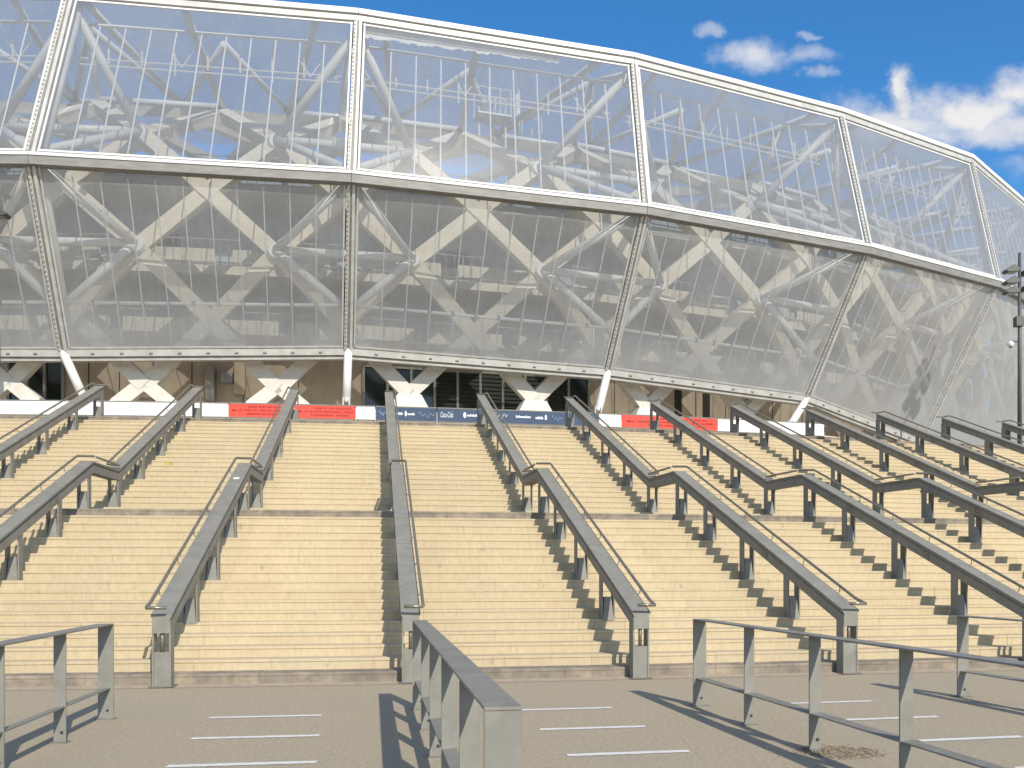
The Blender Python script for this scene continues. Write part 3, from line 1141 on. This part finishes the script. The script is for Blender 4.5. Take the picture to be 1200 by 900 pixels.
# legs from the lowest crossing to white foot blocks
ZP = 5.50
for q in range(-5, 13, 2):
    bay = math.floor(q / 4)
    c = lat(0, q); iw = inward(q / 4); side = Vector((iw.y, -iw.x, 0))
    if bay <= 0:
        for s in (-1, 1):
            f = c + side * s * 1.0; f.z = EYE + 5.72 * KS
            mb = MB(); mb.beam(f, c + Vector((0, 0, .1)), .50, .40, side.cross(Vector((0, 0, 1))).cross((c - f).normalized()))
            mb.build('leg', M['leg'], stad)
            b = MB()
            z0 = EYE + ZP * KS - .02; z1 = f.z + .16
            def cor(u, w, z): return f + side * u + iw * w + Vector((0, 0, z - f.z))
            b.hexa([cor(-.55, -.4, z0), cor(.55, -.4, z0), cor(.55, .4, z0), cor(-.55, .4, z0), cor(-.22 - .1 * s, -.3, z1), cor(.22 - .1 * s, -.3, z1), cor(.22 - .1 * s, .3, z1), cor(-.22 - .1 * s, .3, z1)])
            b.build('foot_block', M['block'], stad)
    else:
        z0 = EYE + ZP * KS - .02; z1 = c.z - .05
        def cor(u, w, z): return Vector((c.x, c.y, 0)) + side * u + iw * w + Vector((0, 0, z))
        b = MB(); b.hexa([cor(-.95, -.45, z0), cor(.95, -.45, z0), cor(.95, .45, z0), cor(-.95, .45, z0), cor(-.45, -.34, z1), cor(.45, -.34, z1), cor(.45, .34, z1), cor(-.45, .34, z1)])
        fb = b.build('foot_block', M['block'], stad)
        k = MB(); zz = z0 + .12
        for dx in (-.14, 0, .14):
            h = .26 if dx == 0 else .18
            k.hexa([cor(dx - .09, -.52, zz), cor(dx + .09, -.52, zz), cor(dx + .09, -.36, zz), cor(dx - .09, -.36, zz), cor(dx - .02, -.50, zz + h), cor(dx + .02, -.50, zz + h), cor(dx + .02, -.34, zz + h), cor(dx - .02, -.34, zz + h)])
        k.build('pin_joint', M['dark'], fb)

def strut(a, b, r, m='white_steel'):
    mb = MB(); mb.tube([a, b], r, 10)
    return mb.build('steel_tube', M[m], stad, smooth=True)


# ---- white steel tubes between ribs and lattice
for i in range(-1, 7):
    L2, R2 = lat(2, 4 * i - 1), lat(2, 4 * i + 1)
    L4, R4 = lat(4, 4 * i - 1), lat(4, 4 * i + 1)
    iw = inward(i)
    mN = node('m', i) + iw * .3; tN = node('t', i) + iw * .3 + Vector((0, 0, -.3))
    lN = node('m', i).lerp(node('b', i), .74) + iw * .3
    o = -iw * .36
    for n_ in (L2, R2):
        strut(mN, n_ + o, .15); strut(lN, n_ + o, .15)
    strut(L2 + o, R2 + o, .15)
    for n_ in (L4, R4):
        strut(mN + Vector((0, 0, .25)), n_ + o, .15); strut(tN, n_ + o, .16)
    strut(L4 + o, R4 + o, .15)
    # roof layer
    L6, R6 = lat(6, 4 * i - 1), lat(6, 4 * i + 1)
    o1 = pt(i, 4.6, 19.0); o2 = pt(i + .5, 5.4, 19.2); o3 = pt(i - .22, 4.8, 18.7)
    up = Vector((0, 0, .3))
    strut(L6 + up, R6 + up, .15)
    for n_ in (L6, R6):
        strut(n_ + up, o1, .13)
        strut(n_ + up, pt(i + (.12 if n_ is R6 else -.12), 1.5, 17.95), .13)
    strut(R6 + up, o2, .13); strut(L6 + up, pt(i - .5, 5.4, 19.2), .13)
    strut(tN, o1, .12)
    strut(lat(5, 4 * i) + up, o1, .12)
    strut(lat(5, 4 * i) + up, lat(5, 4 * i + 2) + up, .12)
    # stubby strut from the roof timbers up to the rim in the middle of the bay
    strut(lat(5, 4 * i + 2) + up, pt(i + .5 - .06, 1.5, 17.95), .14)

# ---- roof foil over the lattice, bay by bay
for i in BAYS:
    for (d0, z0, d1, z1) in ((1.45, 18.25, 5.2, 19.35), (5.2, 19.36, 11.5, 20.6), (11.5, 20.61, 19.0, 21.6)):
        q = [pt(i + .006, d0, z0), pt(i + .994, d0, z0), pt(i + .994, d1, z1), pt(i + .006, d1, z1)]
        mb, nr_ = foil(*q, None, 8, 4, .12)
        mb.build('roof_panel', M['foil_roof'], stad, smooth=True)
# ---- light catwalk girder hanging under the rim
for i in range(-2, 8):
    n = 9
    ch = MB(); hg = MB()
    for z, r in ((17.72, .06), (16.62, .03), (16.42, .03)):
        ch.tube([pt(i + .03, 2.2, z), pt(i + .97, 2.2, z)], r, 5)
    ch.build('girder_chord', M['white_steel'], stad)
    for k in range(n):
        s = i + .05 + .90 * k / (n - 1)
        hg.tube([pt(s, 2.2, 17.74), pt(s, 2.2, 16.50 - (.25 if k % 3 == 0 else 0))], .035, 5)
    for s0 in (.40, .90):
        for dd in (-.085, .085):
            hg.tube([pt(i + s0 * .9 + .05, 2.2, 16.55), pt(i + s0 * .9 + .05 + dd, 2.2, 17.7)], .025, 5)
    hg.build('girder_hanger', M['white_steel'], stad)

# white gutter sheet under the rim in the second bay, ragged along its foot
mb = MB()
n = 60
for k in range(n + 1):
    q = .02 + .70 * k / n
    p0 = node('t', 1).lerp(node('t', 2), q); iw = inward(1 + q)
    w = .34 - .16 * (k / n) + rnd.uniform(-.06, .05)
    mb.v += [tuple(p0 + iw * .25 + Vector((0, 0, -.08))), tuple(p0 + iw * .10 + Vector((0, 0, -.24 - w)))]
for k in range(n):
    mb.f.append((2 * k, 2 * k + 2, 2 * k + 3, 2 * k + 1))
mb.build('gutter_sheet', M['rim'], stad)

# ---- service platform on the roof beams
def platform():
    s = s_at_px(577, 7.5); d = 7.5
    c = pt(s, d, 18.55); iw = inward(s); sd = Vector((iw.y, -iw.x, 0))
    mb = MB(); mb.beam(c - sd * .75, c + sd * .75, .9, .07, iw)
    fl = mb.build('service_platform', M['white_steel'], stad)
    g_ = MB()
    for w in (-.42, .42):
        for x in (-.72, -.24, .24, .72):
            g_.tube([c + sd * x + iw * w, c + sd * x + iw * w + Vector((0, 0, 1.1))], .028, 5)
        for z in (.55, 1.1):
            g_.tube([c - sd * .72 + iw * w + Vector((0, 0, z)), c + sd * .72 + iw * w + Vector((0, 0, z))], .026, 5)
    g_.build('guard_rail', M['white_steel'], fl)
    sp = MB()
    for x in (-.6, .6):
        sp.tube([c + sd * x, c + sd * x - Vector((0, 0, 1.4))], .05, 6)
    sp.build('support', M['white_steel'], fl)
    f = MB(); p = c + sd * 1.15 + Vector((0, 0, -.55)); f.tube([p, p + Vector((0, 0, 1.75))], .12, 12)
    f.build('vent_pipe', M['white_steel'], stad, smooth=True)
    h = MB()
    p = c + sd * 1.35 + Vector((0, 0, -.5))
    for x in (0, .45, .9):
        h.tube([p + sd * x, p + sd * x + Vector((0, 0, .75))], .025, 5)
    h.tube([p + Vector((0, 0, .75)), p + sd * .9 + Vector((0, 0, .75))], .025, 5)
    h.build('guard_rail', M['white_steel'], stad)
platform()

# ---- decks, railings and walls of the stand behind the lattice
DF, DB = 6.3, 8.5
FLOORS = [(8.70, .32), (11.40, .32), (14.55, .34)]


def ribbon(prof, s0, s1, n):
    mb = MB()
    k = len(prof)
    for i in range(n + 1):
        s = s0 + (s1 - s0) * i / n
        for (d, z) in prof: mb.v.append(tuple(pt(s, d, z)))
    for i in range(n):
        for j in range(k - 1):
            b = i * k + j
            mb.f.append((b, b + k, b + k + 1, b + 1))
    return mb


for (z, th) in FLOORS:
    for i in range(-2, 8):
        ribbon([(DB, z - th), (DF, z - th), (DF, z), (DB, z)], i, i + 1, 6).build('deck_slab', M['stand'], stad)
for zi, (z, th) in enumerate(FLOORS):
    for i in range(-2, 8):
        rl = MB()
        for h in (.15, 1.0):
            rl.tube([pt(i + k / 6, DF + .1, z + h) for k in range(7)], .03, 5)
        n = 26
        for k in range(n):
            big = k % 13 == 0
            rl.tube([pt(i + k / n, DF + .1, z), pt(i + k / n, DF + .1, z + 1.0)], .03 if big else .014, 4)
        rl.build('deck_railing', M['mullion'], stad)
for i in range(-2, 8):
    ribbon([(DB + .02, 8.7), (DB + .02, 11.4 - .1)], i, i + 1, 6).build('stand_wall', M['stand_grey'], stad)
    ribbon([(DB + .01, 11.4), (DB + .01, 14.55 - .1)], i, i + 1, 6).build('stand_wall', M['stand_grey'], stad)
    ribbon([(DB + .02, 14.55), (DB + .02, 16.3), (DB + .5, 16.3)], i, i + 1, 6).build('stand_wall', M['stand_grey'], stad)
    # added pale strips standing in for the sunlit foot of the walls
    for z0, segs in ((8.70, ((.03, .30), (.36, .70), (.78, .97))), (11.40, ((.05, .42), (.50, .93)))):
        for (a_, b_) in segs:
            ribbon([(DF + 1.0, z0), (DF + .98, z0 + .95), (DF + 1.12, z0 + .95), (DF + 1.12, z0)], i + a_, i + b_, 4).build('sunlit_strip', M['stand'], stad)
    # dark gangway openings, doors and panels in the back walls
    for (z0, z1) in ((8.72, 10.5), (11.42, 13.3)):
        for k in range(3):
            if rnd.random() < .25: continue
            s = i + .08 + .31 * k + rnd.uniform(0, .06); w = rnd.uniform(.10, .19)
            n = 3
            mb = ribbon([(DB - .03, z0), (DB - .03, z1), (DB + .1, z1)], s, s + w, n)
            mb.build('gangway_opening', M['stand_grey'] if rnd.random() < .7 or i > 2 else M['louvre'], stad)

# sloping stand soffit behind the upper deck, seen through the upper panels
for i in range(-2, 8):
    ribbon([(DB + .5, 15.6), (DB + 6.0, 17.1), (DB + 6.0, 17.4), (DB + .5, 16.0), (DB + .5, 15.6)], i + .02, i + .98, 4).build('roof_gutter_deck', M['stand'], stad)

# ---- ground storey
WD = 6.0
ribbon([(WD, ZP - .8), (WD, 8.45)], -2.5, 8.0, 70).build('ground_wall', M['concrete'], stad)
ribbon([(2.3, ZP - .9), (2.3, ZP), (WD + .2, ZP)], -2.5, 3.55, 48).build('plinth', M['concrete'], stad)
ribbon([(4.9, 8.46), (WD, 8.46)], -2.5, 8.0, 50).build('soffit', M['concrete'], stad)


def glazing(px0, px1, n, louvre_from, louvre_to, top=7.75):
    sa, sb = s_at_px(px0, WD - .1), s_at_px(px1, WD - .1)
    fr = MB()
    for k in range(n + 1):
        s = lerp(sa, sb, k / n)
        p = pt(s, WD - .12, ZP); iw = inward(s)
        fr.beam(p, p + Vector((0, 0, (top - ZP) * KS)), .10, .10, iw)
    for z in (ZP + .05, top):
        for k in range(n):
            a_, b_ = lerp(sa, sb, k / n), lerp(sa, sb, (k + 1) / n)
            fr.beam(pt(a_, WD - .12, z), pt(b_, WD - .12, z), .09, .09, inward(a_))
    wf = fr.build('window_frame', M['mullion'], stad)
    for k in range(n):
        a_, b_ = lerp(sa, sb, (k + .06) / n), lerp(sa, sb, (k + .94) / n)
        if louvre_from <= k < louvre_to:
            lv = MB()
            m_ = 13
            for j in range(m_):
                z = ZP + .1 + (top - ZP - .15) * j / m_
                h = (top - ZP) / m_ * .8
                lv.hexa([pt(a_, WD - .14, z), pt(b_, WD - .14, z), pt(b_, WD - .02, z), pt(a_, WD - .02, z),
                         pt(a_, WD - .08, z + h), pt(b_, WD - .08, z + h), pt(b_, WD - .01, z + h), pt(a_, WD - .01, z + h)])
            lv.build('louvre_panel', M['louvre'], wf)
        else:
            mb = MB(); mb.hexa([pt(a_, WD - .07, ZP), pt(b_, WD - .07, ZP), pt(b_, WD - .03, ZP), pt(a_, WD - .03, ZP),
                                pt(a_, WD - .07, top), pt(b_, WD - .07, top), pt(b_, WD - .03, top), pt(a_, WD - .03, top)])
            mb.build('pane', M['dark_glass'], wf)


glazing(426, 690, 10, 3, 9)
glazing(10, 74, 3, 9, 9)
glazing(-190, -40, 6, 9, 9)
# dark slots in the wall further right
for (a_, b_) in ((792, 800), (825, 833), (877, 884)):
    sa, sb = s_at_px(a_, WD - .1), s_at_px(b_, WD - .1)
    mb = MB(); mb.hexa([pt(sa, WD - .04, ZP), pt(sb, WD - .04, ZP), pt(sb, WD + .1, ZP), pt(sa, WD + .1, ZP),
                        pt(sa, WD - .04, 8.1), pt(sb, WD - .04, 8.1), pt(sb, WD + .1, 8.1), pt(sa, WD + .1, 8.1)])
    mb.build('wall_slot', M['dark'], stad)
# wall panel joints
for px in (20, 104, 140, 180, 225, 285, 350, 720, 745, 770, 815, 850, 905, 940):
    s = s_at_px(px, WD)
    p = pt(s, WD - .004, ZP)
    mb = MB(); mb.beam(p, p + Vector((0, 0, 2.9 * KS)), .02, .03, inward(s))
    mb.build('wall_joint', M['dark'], stad)
# grey cabinet, box and hanging pipe on the wall of the second bay
def wallbox(px0, px1, y0, y1, dep, name, m):
    sa, sb = s_at_px(px0, WD - dep), s_at_px(px1, WD - dep)
    yy_ = pt((sa + sb) / 2, WD - dep, 0).y / KS
    z0, z1 = (668.8 - y1) / 1080 * yy_, (668.8 - y0) / 1080 * yy_
    mb = MB(); mb.hexa([pt(sa, WD - dep, z0), pt(sb, WD - dep, z0), pt(sb, WD + .02, z0), pt(sa, WD + .02, z0),
                        pt(sa, WD - dep, z1), pt(sb, WD - dep, z1), pt(sb, WD + .02, z1), pt(sa, WD + .02, z1)])
    return mb.build(name, m, stad, bevel=.02)
wallbox(240, 251, 428, 470, .5, 'wall_cabinet', M['mullion'])
wallbox(258, 272, 436, 448, .35, 'wall_box', M['stand_grey'])
wallbox(274, 287, 424, 462, .3, 'wall_duct', M['concrete'])


# ------------------------------------------------------------------ floodlight masts
def make_mast():
    t = thing('floodlight_mast', '', 'floodlight', group='floodlight masts at the ends of the stair head')
    mb = MB(); mb.tube([(0, 0, 0), (0, 0, 8.4)], .09, 12, .06)
    mb.build('pole', M['mast'], t, smooth=True, local=True)
    b = MB(); b.box(-.18, .18, -.18, .18, 0, .03); b.build('base_plate', M['mast'], t, local=True)
    for (z, sx) in ((7.72, -1), (7.25, -1), (6.95, 1), (7.6, 1), (6.85, -1)):
        L = .62 if z > 7 else .5
        h = MB()
        tip = z - .26
        pr = [(.06 * sx, z), (.30 * sx, z + .16), (.60 * sx, z - .02), (.66 * sx, z - .10), (.56 * sx, z - .16), (.14 * sx, z - .14)]
        n = len(pr)
        vs = [(x, -.20, q) for x, q in pr] + [(x, .20, q) for x, q in pr]
        h.add(vs, [tuple(range(n)), tuple(range(2 * n - 1, n - 1, -1))] + [(j, (j + 1) % n, n + (j + 1) % n, n + j) for j in range(n)])
        ho = h.build('lamp_head', M['mast'], t, bevel=.012, local=True)
        f = MB(); f.add([(.16 * sx, -.17, z - .147), (.54 * sx, -.17, z - .164), (.54 * sx, .17, z - .164), (.16 * sx, .17, z - .147)], [(0, 1, 2, 3)])
        f.build('lamp_glass', M['lamp_face'], ho, local=True)
    x = MB(); x.box(-.20, .12, -.14, .14, 5.35, 5.75); x.build('control_box', M['mast'], t, bevel=.01, local=True)
    a = MB(); a.tube([(0, 0, 4.72), (-.34, -.05, 4.74)], .025, 6); ar = a.build('camera_arm', M['mast'], t, local=True)
    d = bpy.data.meshes.new('dome_camera')
    bm = bmesh.new(); bmesh.ops.create_uvsphere(bm, u_segments=14, v_segments=10, radius=.13); bm.to_mesh(d); bm.free()
    d.materials.append(M['white_banner'])
    for p in d.polygons: p.use_smooth = True
    do = bpy.data.objects.new('dome_camera', d); COL.objects.link(do); do.parent = ar; do.location = (-.40, -.05, 4.62)
    g2 = MB(); g2.tube([(-.40, -.05, 4.60), (-.40, -.05, 4.47)], .085, 10, .05)
    g2.build('camera_lens', M['dark_glass'], ar, smooth=True, local=True)
    return t


mast = make_mast()
mast.location = (20.93, 38.0, HT)
mast['label'] = 'dark floodlight mast with lamp heads and a dome camera at the right picture edge'
m2 = copy_tree(mast)
m2.location = (-17.02, 30.0, HT)
m2['label'] = 'floodlight mast just past the left picture edge, only a lamp head showing'
